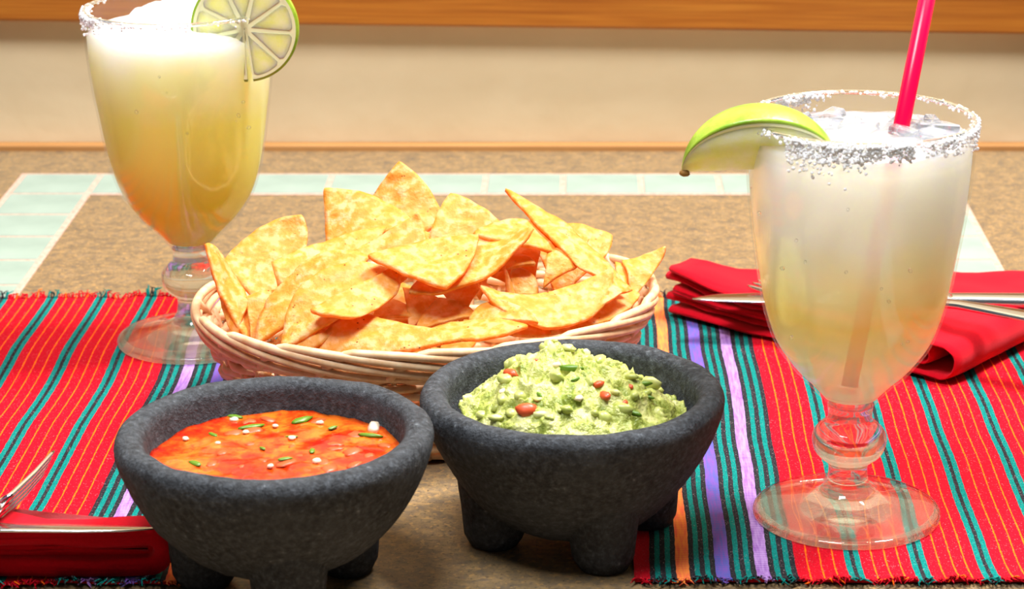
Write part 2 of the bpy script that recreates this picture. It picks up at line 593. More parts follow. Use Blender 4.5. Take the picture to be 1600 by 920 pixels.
def placemat(inner, sgn, y0, y1, width, label, seed):
    root = empty('placemat', (inner + sgn * width / 2, (y0 + y1) / 2, 0))
    tag(root, label, 'placemat', 'striped woven placemats')
    st = stripe_list(width)
    ny = 150
    edges = [0.0] + [s[0] for s in st]
    vs, fs, mi = [], [], []

    def surf(d, t):
        y = y0 + (y1 - y0) * t
        x = inner + sgn * d
        e = noise.noise(Vector((d * 40, seed, 0))) * 0.0035
        wl = 0.0014 * noise.noise(Vector((y * 22, seed + 3.3, d * 3)))
        yy = y + e * (1 if t > 0.5 else -1) * (abs(t - 0.5) * 2) ** 6
        z = 0.0014 + 0.0005 * noise.noise(Vector((x * 30, y * 30, seed)))
        hem = max(0, abs(t - 0.5) * 2 - 0.94) / 0.06
        z += 0.0014 * hem * (0.5 + noise.noise(Vector((d * 90, seed + 7, t))))
        wob = 0.00022 * noise.noise(Vector((d * 3000, y * 900, 1.5)))
        return Vector((x + wl + wob, yy, max(z, 0.0013)))

    for j in range(ny + 1):
        for d in edges: vs.append(surf(d, j / ny))
    n = len(edges)
    for j in range(ny):
        for i in range(n - 1):
            f = (j * n + i, j * n + i + 1, (j + 1) * n + i + 1, (j + 1) * n + i)
            fs.append(f if sgn > 0 else f[::-1]); mi.append(st[i][1])
    # underside rim so that the cloth has thickness
    b = len(vs)
    bord = [i for i in range(n)] + [j * n + n - 1 for j in range(1, ny + 1)] + [ny * n + i for i in range(n - 2, -1, -1)] + [j * n for j in range(ny - 1, 0, -1)]
    for i in bord: vs.append(Vector((vs[i].x, vs[i].y, 0.00105)))
    L = len(bord)
    for k in range(L):
        l = (k + 1) % L
        fs.append((bord[k], bord[l], b + l, b + k)); mi.append(RED)
    mesh_obj('woven_cloth', vs, fs, MATM, root, True, mi)
    # frayed thread ends on both short edges
    rnd = random.Random(seed)
    fr = MB()
    for t, s in ((1.0, 1), (0.0, -1)):
        d = 0.0004
        while d < width:
            c = next(k for e, k in st if d <= e)
            tuft = noise.noise(Vector((d * 130, seed, t))) + (0.35 if c in (BLK, TEA) else 0)
            ln = max(0.0012, 0.0035 + 0.0045 * tuft + rnd.uniform(-0.001, 0.0015))
            p = surf(d, t)
            q = p + Vector((rnd.uniform(-0.0015, 0.0015), s * ln * 0.6, rnd.uniform(0, 0.002) + max(0, tuft) * 0.003))
            r = q + Vector((rnd.uniform(-0.0025, 0.0025), s * ln * 0.4, rnd.uniform(-0.0015, 0.0008)))
            r.z = max(r.z, 0.0009)
            fr.tube([p - Vector((0, s * 0.001, 0)), q, r], [0.0004, 0.00036, 0.0002], 4, mi=c)
            d += rnd.uniform(0.0004, 0.0009)
    o = fr.build('fringe', MATM, root); o['kind'] = 'stuff'


placemat(-0.143, -1, 0.884, 1.252, 0.262, 'red and teal striped woven placemat under the salsa bowl', 11.0)
placemat(0.022, 1, 0.886, 1.252, 0.262, 'red and teal striped woven placemat under the iced drink glass', 23.0)


# ------------------------------------------------------------------ stone bowls
def stone_wob(seed, amp=0.0007):
    def f(p):
        n = noise.noise(p * 55 + Vector((seed, 0, 0))) * amp + noise.noise(p * 240) * amp * 0.45
        return p + Vector((p.x * 0 + n * 0.7, n * 0.7, n))
    return f


def stone_bowl(c, H, R, wall, leg_angles, label, seed, prof_out, legr):
    root = empty('stone_bowl', (c[0], c[1], 0))
    tag(root, label, 'bowl', 'three-legged black stone bowls')
    ri = R - wall
    inn = [(ri + 0.0018, H - 0.0012), (ri, H - 0.0042), (ri - 0.0015, H - 0.013), (ri * 0.86, H - 0.027), (ri * 0.62, H - 0.037), (ri * 0.3, H - 0.042), (0, H - 0.043)]
    prof = [(0, prof_out[0][1])] + [p for p in prof_out] + [(R, H - 0.006), (R - 0.0008, H - 0.0022), (R - 0.003, H - 0.0003), (R - wall * 0.5, H), (ri + 0.004, H - 0.0002)] + inn
    mb = MB(); mb.lathe(smoothen(prof, 4), (c[0], c[1], 0), 110, wob=stone_wob(seed)); mb.build('body', M['black_stone'], root)
    for a in leg_angles:
        a = math.radians(a)
        d = Vector((math.cos(a), math.sin(a), 0))
        mb = MB()
        pts, rs = [], []
        for k in range(9):
            t = k / 8
            p = Vector((c[0], c[1], 0)) + d * (legr - 0.002 * t) + Vector((0, 0, 0.0005 + 0.036 * t))
            pts.append(p); rs.append(0.0120 + 0.0050 * t - (0.0018 if k == 0 else 0))
        mb.tube(pts, rs, 22, up=Vector((0, 1, 0)))
        wob = stone_wob(seed + 5, 0.0006)
        mb.v = [Vector((q.x, q.y, max(0.0003, q.z))) for q in (wob(p) for p in mb.v)]
        mb.build('leg', M['black_stone'], root)
    return root


SAL = (-0.1182, 0.879); SALH = 0.070
GUA = (-0.0035, 0.934); GUAH = 0.0665
pr = [(0.012, 0.0125), (0.026, 0.0165), (0.038, 0.024), (0.0475, 0.034), (0.0545, 0.045), (0.0592, 0.056)]
stone_bowl(SAL, SALH, 0.0612, 0.0112, (42, 165, 283), 'black stone three-legged bowl holding red salsa', 1.0, pr, 0.0325)
pr = [(0.014, 0.0075), (0.028, 0.0105), (0.038, 0.0175), (0.0475, 0.029), (0.0555, 0.042), (0.0598, 0.052)]
stone_bowl(GUA, GUAH, 0.0620, 0.0110, (22, 192, 292), 'black stone three-legged bowl holding green guacamole', 9.0, pr, 0.0335)

# salsa
SZ = 0.0572
salsa = empty('salsa', (SAL[0], SAL[1], SZ - 0.02)); tag(salsa, 'chunky red tomato salsa filling the stone bowl', 'salsa')
mb = MB()
RS = 0.0486


def salsa_z(x, y):
    return SZ + 0.0011 * noise.noise(Vector((x * 90, y * 90, 0.3))) + 0.0006 * noise.noise(Vector((x * 260, y * 260, 4)))


rings = 26; seg = 96
vs = [Vector((SAL[0], SAL[1], salsa_z(*SAL)))]; fs = []
for i in range(1, rings + 1):
    r = RS * i / rings
    for k in range(seg):
        a = 2 * math.pi * k / seg
        x, y = SAL[0] + r * math.cos(a), SAL[1] + r * math.sin(a)
        vs.append(Vector((x, y, salsa_z(x, y) + (0.0006 if i == rings else 0))))
idx = lambda i, k: 0 if i == 0 else 1 + (i - 1) * seg + k % seg
for k in range(seg): fs.append((0, idx(1, k), idx(1, k + 1)))
for i in range(1, rings):
    for k in range(seg): fs.append((idx(i, k), idx(i + 1, k), idx(i + 1, k + 1), idx(i, k + 1)))
b = len(vs)
for k in range(seg):
    a = 2 * math.pi * k / seg
    vs.append(Vector((SAL[0] + 0.028 * math.cos(a), SAL[1] + 0.028 * math.sin(a), SZ - 0.02)))
for k in range(seg): fs.append((idx(rings, k), b + k, b + (k + 1) % seg, idx(rings, k + 1)))
fs.append(tuple(b + k for k in range(seg))[::-1])
mesh_obj('sauce', vs, fs, M['salsa_red'], salsa)


def bit(px, py, r, mat, nm, sq, parent, z):
    p = at_z(px, py, z)
    mb = MB(); mb.blob((p.x, p.y, z), r, 2, 0.16, sq=sq, lie=True); return mb.build(nm, M[mat], parent)


for px, py, r, sq in ((255, 674, 0.0042, (1.2, 0.7, 0.5)), (585, 667, 0.0042, (1.2, 0.6, 0.5)), (366, 655, 0.0018, (1, 1, .6)), (384, 675, 0.0014, (1, 1, .6)), (456, 684, 0.0015, (1, 1, .6)),
                      (290, 685, 0.0013, (1, 1, .6)), (500, 660, 0.0017, (1, 1, .5)), (430, 665, 0.0014, (1, .8, .5)), (495, 720, 0.002, (1, .8, .5)), (340, 692, 0.0012, (1, 1, .6)), (422, 728, 0.0014, (1, 1, .6))):
    bit(px, py, r, 'onion_bit', 'onion_piece', sq, salsa, SZ + 0.0006)
for px, py, r, sq in ((392, 667, 0.0042, (1.4, 0.45, 0.25)), (472, 656, 0.0046, (1.2, 0.5, 0.25)), (333, 679, 0.0024, (1.2, .6, .3)), (445, 717, 0.0026, (1.2, .6, .3)), (578, 680, 0.0034, (1.5, .5, .3)),
                      (245, 690, 0.002, (1.2, .7, .3)), (365, 651, 0.003, (1.3, .5, .3)), (305, 724, 0.0026, (1.4, .6, .3)), (488, 704, 0.002, (1.2, .6, .3)), (455, 682, 0.002, (1.3, .6, .3)), (410, 700, 0.0015, (1.2, .6, .3)), (520, 668, 0.002, (1.3, .5, .3))):
    bit(px, py, r, 'cilantro', 'cilantro_piece', sq, salsa, SZ + 0.0005)
rn = random.Random(5)
for k in range(34):
    a, r = rn.uniform(0, 6.28), RS * 0.9 * math.sqrt(rn.random())
    x, y = SAL[0] + r * math.cos(a), SAL[1] + r * math.sin(a)
    mb = MB(); mb.blob((x, y, salsa_z(x, y) - 0.0004), rn.uniform(0.0016, 0.0042), 2, 0.2, sq=(1.2, 0.8, 0.3), lie=True); mb.build('tomato_piece', M['tomato_bit'], salsa)

# guacamole
GZ = 0.051
guac = empty('guacamole', (GUA[0], GUA[1], GZ - 0.012)); tag(guac, 'lumpy green guacamole heaped in the stone bowl', 'guacamole')


def guac_z(x, y):
    dx, dy = (x - GUA[0] + 0.005) / 0.0475, (y - GUA[1] + 0.004) / 0.045
    r = math.sqrt(dx * dx + dy * dy)
    base = GZ + 0.0235 * max(0, 1 - r ** 2.3)
    base += 0.005 * math.exp(-(((x - at_y(860, 540, .935).x) / 0.008) ** 2 + ((y - 0.938) / 0.010) ** 2))
    base -= 0.0045 * math.exp(-(((x + 0.040) / 0.014) ** 2))
    p = Vector((x, y, 0))
    b1 = 1 - abs(noise.noise(p * 85)) * 2
    b2 = 1 - abs(noise.noise(p * 210 + Vector((3, 1, 5)))) * 2
    return base + 0.0038 * b1 + 0.0022 * b2 + 0.0011 * noise.noise(p * 380)


rings, seg, RG = 70, 200, 0.0480
vs = [Vector((GUA[0], GUA[1], guac_z(*GUA)))]; fs = []
for i in range(1, rings + 1):
    r = RG * i / rings
    for k in range(seg):
        a = 2 * math.pi * k / seg
        rr = r * (1 + 0.05 * noise.noise(Vector((math.cos(a) * 3, math.sin(a) * 3, 2))) - 0.03)
        x, y = GUA[0] + rr * math.cos(a), GUA[1] + rr * math.sin(a)
        p = Vector((x, y, guac_z(x, y)))
        h = Vector((noise.noise(p * 140), noise.noise(p * 140 + Vector((9, 9, 9))), 0)) * 0.0022
        if i < rings - 3: p += h
        vs.append(p)
for k in range(seg): fs.append((0, idx(1, k) if False else 1 + k, 1 + (k + 1) % seg))
gi = lambda i, k: 1 + (i - 1) * seg + k % seg
for i in range(1, rings):
    for k in range(seg): fs.append((gi(i, k), gi(i + 1, k), gi(i + 1, k + 1), gi(i, k + 1)))
b = len(vs)
for k in range(seg):
    a = 2 * math.pi * k / seg
    vs.append(Vector((GUA[0] + 0.028 * math.cos(a), GUA[1] + 0.028 * math.sin(a), GZ - 0.016)))
for k in range(seg): fs.append((gi(rings, k), b + k, b + (k + 1) % seg, gi(rings, k + 1)))
fs.append(tuple(b + k for k in range(seg))[::-1])
mesh_obj('mash', vs, fs, M['avocado_mash'], guac)
mb = MB()
for k in range(80):
    a, r = rn.uniform(0, 6.28), 0.042 * math.sqrt(rn.random())
    x, y = GUA[0] - 0.004 + r * math.cos(a), GUA[1] - 0.003 + r * math.sin(a)
    mb.blob((x, y, guac_z(x, y) + 0.0003), rn.uniform(0.0009, 0.0034), 2, 0.14, sq=(rn.uniform(.8, 1.5), rn.uniform(.7, 1), rn.uniform(.5, .9)))
o = mb.build('avocado_chunk', M['avocado_chunk'], guac); o['kind'] = 'stuff'


def guac_bit(px, py, r, mat, nm, sq):
    # walk along the pixel's ray until it meets the heap
    d = ray(px, py)
    t = 0.8
    while t < 1.2:
        p = Vector((0, 0, CH)) + d * t
        if (Vector((p.x, p.y)) - Vector(GUA)).length < RG and p.z < guac_z(p.x, p.y): break
        t += 0.0004
    mb = MB(); mb.blob(p, r, 2, 0.16, sq=sq, lie=True); mb.build(nm, M[mat], guac)


for px, py, r in ((798, 584, 0.003), (822, 640, 0.0038), (936, 600, 0.0022), (975, 630, 0.002), (984, 604, 0.0016), (946, 618, 0.0026), (1028, 606, 0.0012), (838, 563, 0.0012)):
    guac_bit(px, py, r, 'tomato_bit', 'tomato_piece', (1.2, .8, .7))
for px, py, r in ((892, 575, 0.0034), (1002, 600, 0.003), (985, 645, 0.0034), (842, 616, 0.002), (1012, 620, 0.002), (900, 592, 0.0018)):
    guac_bit(px, py, r, 'cilantro', 'cilantro_piece', (1.5, .4, .4))
for px, py, r in ((787, 612, 0.0022), (905, 622, 0.002), (870, 570, 0.002), (1000, 570, 0.002)):
    guac_bit(px, py, r, 'onion_bit', 'onion_piece', (1.2, .8, .6))
p0 = at_y(858, 556, .936)
mb = MB(); mb.tube([p0 - Vector((0, 0, .004)), p0 + Vector((0, 0, .003)), at_y(856, 531, .936)], [0.0045, 0.0034, 0.0011], 10); mb.build('avocado_peak', M['avocado_chunk'], guac)

# ------------------------------------------------------------------ basket
BC = Vector((-0.0715, 1.0845)); BA, BB, BROT, BH = 0.1045, 0.083, math.radians(16), 0.056
basket = empty('wicker_basket', (BC.x, BC.y, 0)); tag(basket, 'oval woven wicker basket full of tortilla chips', 'basket')


def bpt(th, z, dr=0.0):
    k = 0.80 + 0.20 * (max(z, 0) / BH) ** 0.8
    x, y = (BA * k + dr) * math.cos(th), (BB * k + dr) * math.sin(th)
    return Vector((BC.x + x * math.cos(BROT) - y * math.sin(BROT), BC.y + x * math.sin(BROT) + y * math.cos(BROT), z))


NST = 43
rows = 10
for r in range(rows):
    z = 0.0030 + r * 0.0046
    pts = []
    n = NST * 6
    for i in range(n):
        th = 2 * math.pi * i / n
        ph = NST * th / 2 + math.pi * r
        pts.append(bpt(th, z + 0.0005 * math.sin(th * 7 + r * 2), 0.0016 * math.cos(ph)))
    mb = MB(); mb.tube(pts, 0.0019, 7, closed=True, flat=1.1); mb.build('weaver_strand', M['wicker'], basket)
for s in range(NST):
    th = 2 * math.pi * s / NST
    mb = MB(); mb.tube([bpt(th, z * 0.001) for z in (1.5, 10, 20, 30, 40, 50)], 0.0013, 6, up=Vector((0.2, 1, 0))); mb.build('stake', M['wicker'], basket)
# rim: stakes bent over one another, each running along the edge and tucked under
NB = 20
for s in range(NB):
    th0 = 2 * math.pi * s / NB
    span = 2 * math.pi / NB * 4.6
    pts = []
    for k in range(41):
        t = k / 40
        if t < 0.10: z, dr = -0.0075 + 0.0125 * math.sin(t / 0.10 * math.pi / 2), 0.0030 - 0.0010 * t / 0.1
        else:
            u = (t - 0.10) / 0.90
            z = 0.0050 - 0.0125 * (0.5 - 0.5 * math.cos(math.pi * min(1, u * 1.05)))
            dr = 0.0020 + 0.0024 * math.sin(math.pi * u) - 0.0012 * u
        pts.append(bpt(th0 + span * (t - 0.02 * (t < 0.05)), BH + z - 0.003, dr))
    mb = MB(); mb.tube(pts, [0.0021] * 39 + [0.0017, 0.0012], 8); mb.build('rim_strand', M['wicker'], basket)
mb = MB()
n = 64
vs = [bpt(2 * math.pi * i / n, 0.0032, -0.001) for i in range(n)]
vb = [v - Vector((0, 0, 0.0018)) for v in vs]
mb.add(vs + vb, [tuple(range(n)), tuple(range(2 * n - 1, n - 1, -1))] + [(i, n + i, n + (i + 1) % n, (i + 1) % n) for i in range(n)])
mb.build('base', M['wicker'], basket, smooth=False)


# ------------------------------------------------------------------ tortilla chips
def chip_mesh(P, mids, n=26, t=0.00085, seed=0):
    """curved triangular chip: three corners and the middle of each edge"""
    P = [Vector(p) for p in P]
    ctrl = [2 * mids[k] - 0.5 * (P[k] + P[(k + 1) % 3]) for k in range(3)]

    def S(a, b, c):
        return P[0] * a * a + P[1] * b * b + P[2] * c * c + ctrl[0] * 2 * a * b + ctrl[1] * 2 * b * c + ctrl[2] * 2 * c * a

    pts, ids = [], {}
    for i in range(n + 1):
        for j in range(n + 1 - i):
            a, b = i / n, j / n
            c = 1 - a - b
            # soften the corners a little
            mx = max(a, b, c)
            if mx > 0.95:
                k = (mx - 0.95) / 0.05 * 0.014
                a, b, c = [(q - k if q == mx else q + k / 2) for q in (a, b, c)]
            ids[i, j] = len(pts)
            pts.append(S(a, b, c))
    tri = []
    for i in range(n):
        for j in range(n - i):
            tri.append((ids[i, j], ids[i + 1, j], ids[i, j + 1]))
            if j < n - i - 1: tri.append((ids[i + 1, j], ids[i + 1, j + 1], ids[i, j + 1]))
    nrm = [Vector() for _ in pts]
    for f in tri:
        q = (pts[f[1]] - pts[f[0]]).cross(pts[f[2]] - pts[f[0]])
        for k in f: nrm[k] += q
    top, bot = [], []
    for p, q in zip(pts, nrm):
        q = q.normalized() if q.length > 0 else Vector((0, 0, 1))
        s = Vector((seed * 1.7, seed * 0.3, 0))
        bmp = 0.0014 * noise.noise(p * 60 + s) + 0.0006 * noise.noise(p * 210 + s)
        side = Vector((noise.noise(p * 120 + s), noise.noise(p * 120 + s * 2 + Vector((5, 0, 0))), noise.noise(p * 120 - s))) * 0.0006
        top.append(p + q * (t + bmp) + side); bot.append(p + q * (bmp - t) + side)
    m = len(pts)
    bord = [ids[i, 0] for i in range(n + 1)] + [ids[n - j, j] for j in range(1, n + 1)] + [ids[0, j] for j in range(n - 1, 0, -1)]
    fs = tri + [(f[2] + m, f[1] + m, f[0] + m) for f in tri]
    L = len(bord)
    for k in range(L):
        a, b = bord[k], bord[(k + 1) % L]
        fs.append((a, a + m, b + m, b))
    return top + bot, fs


def chip(label, c, mids=(None, None, None), bulge=0.004, seed=[0]):
    """corners and middles given as (pixel x, pixel y, depth in metres)"""
    seed[0] += 1
    P = [at_y(*q) for q in c]
    cen = (P[0] + P[1] + P[2]) / 3
    nm = (P[1] - P[0]).cross(P[2] - P[0]).normalized()
    if nm.y > 0: nm = -nm
    md = []
    for k in range(3):
        if mids[k]: md.append(at_y(*mids[k]))
        else:
            a, b = P[k], P[(k + 1) % 3]
            md.append((a + b) / 2 + nm * bulge)
    vs, fs = chip_mesh(P, md, seed=seed[0])
    o = mesh_obj('tortilla_chip', vs, fs, M['corn_chip'])
    tag(o, label, 'tortilla chip', 'tortilla chips in the basket')
    return o


chip('large blistered chip standing upright beside the yellow frozen drink', [(346, 412, 1.0810), (471, 334, 1.1010), (425, 505, 1.0610)], [(402, 360, 1.0980), (476, 400, 1.0880), None], 0.003)
chip('narrow pointed chip curling out over the basket edge near the frozen drink', [(321, 378, 1.060), (352, 418, 1.074), (390, 540, 1.038)], [(344, 395, 1.068), (384, 465, 1.056), (345, 460, 1.046)])
chip('small chip wedged under the large upright blistered chip', [(386, 466, 1.052), (434, 454, 1.058), (392, 545, 1.036)], bulge=0.002)
chip('chip mostly hidden behind the rim at the basket end by the frozen drink', [(340, 444, 1.064), (392, 470, 1.050), (372, 540, 1.038)], bulge=0.002)
chip('square-cornered pale chip leaning back beside the tallest chip', [(506, 293, 1.1110), (655, 352, 1.0910), (512, 405, 1.0860)], [(586, 308, 1.1060), None, (508, 350, 1.0980)], 0.004)
chip('tallest chip of the basket, pointing straight up', [(624, 253, 1.1330), (570, 322, 1.1230), (695, 345, 1.1130)], [(597, 286, 1.1280), (632, 365, 1.1080), (664, 287, 1.1260)], 0.004)
chip('pointed chip leaning back between the tallest chip and the long pale one', [(702, 303, 1.110), (667, 385, 1.085), (786, 351, 1.095)], [(685, 330, 1.10), (730, 390, 1.085), (748, 323, 1.105)], 0.003)
chip('long chip lying edge up behind the curled chips', [(424, 413, 1.0640), (606, 352, 1.0890), (437, 462, 1.0540)], [(505, 378, 1.0790), (540, 420, 1.0660), None], 0.003)
chip('yellow chip with a blunt corner in front of the square-cornered chip', [(655, 331, 1.078), (669, 386, 1.066), (540, 398, 1.062)], [(664, 360, 1.072), (600, 402, 1.06), (602, 364, 1.072)], 0.004)
chip('outer curled chip of two nested ones', [(579, 403, 1.0550), (440, 450, 1.0490), (400, 540, 1.0290)], [(502, 398, 1.0590), (408, 490, 1.0410), (500, 470, 1.0350)], 0.006)
chip('inner curled chip of two nested ones', [(640, 432, 1.0450), (470, 448, 1.0370), (442, 548, 1.0130)], [(545, 412, 1.0470), (446, 495, 1.0250), (545, 490, 1.0230)], 0.006)
chip('pale narrow chip lying across the curled chips', [(483, 485, 1.0160), (612, 419, 1.0440), (560, 497, 1.0140)], [(540, 457, 1.0280), (620, 457, 1.0340), (522, 496, 1.0100)], 0.002)
chip('pale top chip pointing down to the middle of the basket', [(573, 398, 1.0420), (748, 367, 1.0620), (698, 452, 1.0260)], [(660, 379, 1.0560), (735, 410, 1.0440), (632, 428, 1.0320)], 0.004)
chip('long curved chip under the pale top chip', [(636, 458, 1.034), (740, 372, 1.070), (833, 353, 1.062)], [(690, 402, 1.056), (790, 364, 1.072), (752, 436, 1.040)], 0.003)
chip('arched chip in the middle of the heap', [(738, 368, 1.070), (832, 350, 1.086), (890, 398, 1.076)], [(785, 345, 1.084), (872, 366, 1.084), (815, 385, 1.066)], 0.006)
chip('long pale chip pointing up and away from the heap', [(787, 296, 1.105), (982, 453, 1.066), (903, 420, 1.064)], [(893, 360, 1.088), (955, 440, 1.062), (850, 362, 1.078)], 0.002)
chip('flat chip at the back behind the long pale chip', [(866, 354, 1.125), (957, 369, 1.125), (938, 410, 1.110)], [(914, 354, 1.127), (952, 390, 1.118), None], 0.002)
chip('second chip behind the long pale chip, mostly covered', [(860, 362, 1.110), (920, 376, 1.112), (900, 420, 1.095)], bulge=0.002)
chip('pointed chip sticking out over the basket end by the red napkin', [(972, 408, 1.098), (1041, 386, 1.105), (990, 466, 1.080)], [(1006, 399, 1.103), (1022, 425, 1.094), None], 0.003)
chip('large scooped chip above the guacamole bowl', [(958, 416, 1.066), (742, 430, 1.048), (852, 512, 1.026)], [(828, 462, 1.046), (780, 480, 1.030), (934, 488, 1.042)], 0.004)
chip('small chip tucked inside the rim near the red napkin', [(932, 488, 1.044), (986, 456, 1.062), (950, 430, 1.066)], [(962, 464, 1.052), None, None], 0.002)
chip('chip filling the rim corner beside the scooped chip', [(860, 520, 1.034), (1000, 462, 1.072), (930, 440, 1.070)], [(948, 505, 1.048), (975, 446, 1.076), (880, 470, 1.05)], 0.002)
chip('chip leaning inside the basket wall nearest the red napkin', [(960, 480, 1.075), (1012, 440, 1.098), (960, 410, 1.098)], bulge=0.002)
chip('chip lying flat inside the rim below the scooped chip', [(790, 520, 1.028), (915, 505, 1.052), (860, 474, 1.052)], [(860, 524, 1.034), None, None], 0.002)
chip('small yellow chip deep in the heap hollow', [(784, 398, 1.072), (837, 414, 1.066), (780, 425, 1.066)], [(815, 398, 1.072), None, None], 0.002)
chip('rounded chip fragment behind the scooped chip', [(856, 396, 1.072), (902, 420, 1.066), (850, 450, 1.058)], [(884, 392, 1.072), None, None], 0.003)
chip('thin chip edge standing in the heap hollow', [(787, 415, 1.066), (804, 460, 1.056), (790, 462, 1.054)], bulge=0.001)
chip('upright chip fragment in the heap hollow', [(800, 420, 1.072), (840, 462, 1.060), (790, 470, 1.058)], [(832, 430, 1.068), None, None], 0.002)
chip('small front chip pressed against the basket rim', [(450, 550, 1.0150), (484, 495, 1.0250), (530, 506, 1.0230)], [(460, 515, 1.0190), (505, 498, 1.0270), (495, 540, 1.0130)], 0.003)
chip('long golden front chip pressed against the basket rim', [(492, 552, 1.014), (540, 488, 1.030), (730, 527, 1.012)], [(515, 512, 1.020), (632, 508, 1.020), (610, 552, 1.006)], 0.002)
chip('thin chip lying along the basket rim behind the guacamole bowl', [(662, 520, 1.020), (740, 499, 1.030), (826, 510, 1.018)], [(700, 506, 1.026), (785, 502, 1.024), (740, 528, 1.010)], 0.002)
chip('arched orange chip below the scooped chip', [(730, 506, 1.030), (782, 468, 1.036), (842, 508, 1.024)], [(750, 480, 1.036), (818, 484, 1.030), None], 0.003)
chip('shaded chip lying deep below the pale top chip', [(648, 522, 1.030), (684, 466, 1.048), (748, 496, 1.040)], [(662, 490, 1.040), (720, 474, 1.046), None], 0.003)
chip('shaded chip lying deep behind the long golden front chip', [(580, 500, 1.040), (606, 468, 1.050), (658, 502, 1.040)], [(590, 480, 1.046), (638, 480, 1.046), None], 0.003)
chip('shaded chip upright under the narrow pale chip', [(630, 450, 1.054), (690, 470, 1.050), (640, 520, 1.036)], bulge=0.003)
chip('shaded chip upright under the long curved chip', [(690, 455, 1.056), (760, 440, 1.058), (720, 510, 1.040)], bulge=0.003)
chip('deep orange chip below the arched middle chip', [(740, 425, 1.080), (850, 380, 1.092), (830, 470, 1.066)], bulge=0.004)
chip('deep orange chip behind the hollow of the heap', [(690, 400, 1.090), (780, 385, 1.096), (750, 470, 1.074)], bulge=0.004)
chip('chip filling the heap behind the blunt-cornered one', [(560, 360, 1.110), (690, 370, 1.108), (620, 450, 1.085)], bulge=0.004)
chip('chip filling the heap behind the long pale chip', [(830, 380, 1.115), (950, 410, 1.105), (870, 470, 1.082)], bulge=0.004)
# the bottom of the heap: chips lying loosely one on another, seen only through gaps
rc = random.Random(3)
for k in range(16):
    th = rc.uniform(0, 6.28); rr = 0.62 * math.sqrt(rc.random())
    cx, cy = BC.x + BA * rr * math.cos(th) * 0.95, BC.y + BB * rr * math.sin(th) * 0.85
    z = 0.014 + 0.002 * k
    a0 = rc.uniform(0, 6.28)
    P = [Vector((cx + 0.028 * math.cos(a0 + q), cy + 0.023 * math.sin(a0 + q), z + rc.uniform(-0.006, 0.008))) for q in (0, 2.1, 4.2)]
    md = [(P[q] + P[(q + 1) % 3]) / 2 + Vector((0, 0, rc.uniform(-.004, .004))) for q in range(3)]
    vs, fs = chip_mesh(P, md, n=10, seed=50 + k)
    o = mesh_obj('tortilla_chip', vs, fs, M['corn_chip'])
    tag(o, 'tortilla chip buried low inside the basket under the others', 'tortilla chip', 'tortilla chips in the basket')

# ------------------------------------------------------------------ goblets
OUT = [(0.0394, 0.0010), (0.0394, 0.0028), (0.0370, 0.0044), (0.0260, 0.0066), (0.0150, 0.0098), (0.0100, 0.0138), (0.0084, 0.0180), (0.0082, 0.0228), (0.0098, 0.0250), (0.0138, 0.0285),
       (0.0156, 0.0335), (0.0150, 0.0375), (0.0122, 0.0410), (0.0096, 0.0432), (0.0092, 0.0460), (0.0096, 0.0500)]
BOWL = [(0.0098, 0.0500), (0.0135, 0.0545), (0.0178, 0.0592), (0.0232, 0.0645), (0.0276, 0.0700), (0.0322, 0.0770), (0.0354, 0.0849), (0.0382, 0.0950), (0.0402, 0.1059), (0.0424, 0.1209), (0.0443, 0.1344), (0.0457, 0.1505), (0.0461, 0.1640), (0.0460, 0.1715)]
GH = 0.1724


def inner_profile(off):
    P = smoothen(BOWL, 3)
    res = []
    for i, (r, z) in enumerate(P):
        a, b = P[max(0, i - 1)], P[min(len(P) - 1, i + 1)]
        tx, tz = b[0] - a[0], b[1] - a[1]
        L = math.hypot(tx, tz)
        rr, zz = r - tz / L * off, z + tx / L * off
        if rr > 0.002 and zz > 0.0535: res.append((rr, zz))
    return [(0, min(q[1] for q in res) - 0.0006)] + res


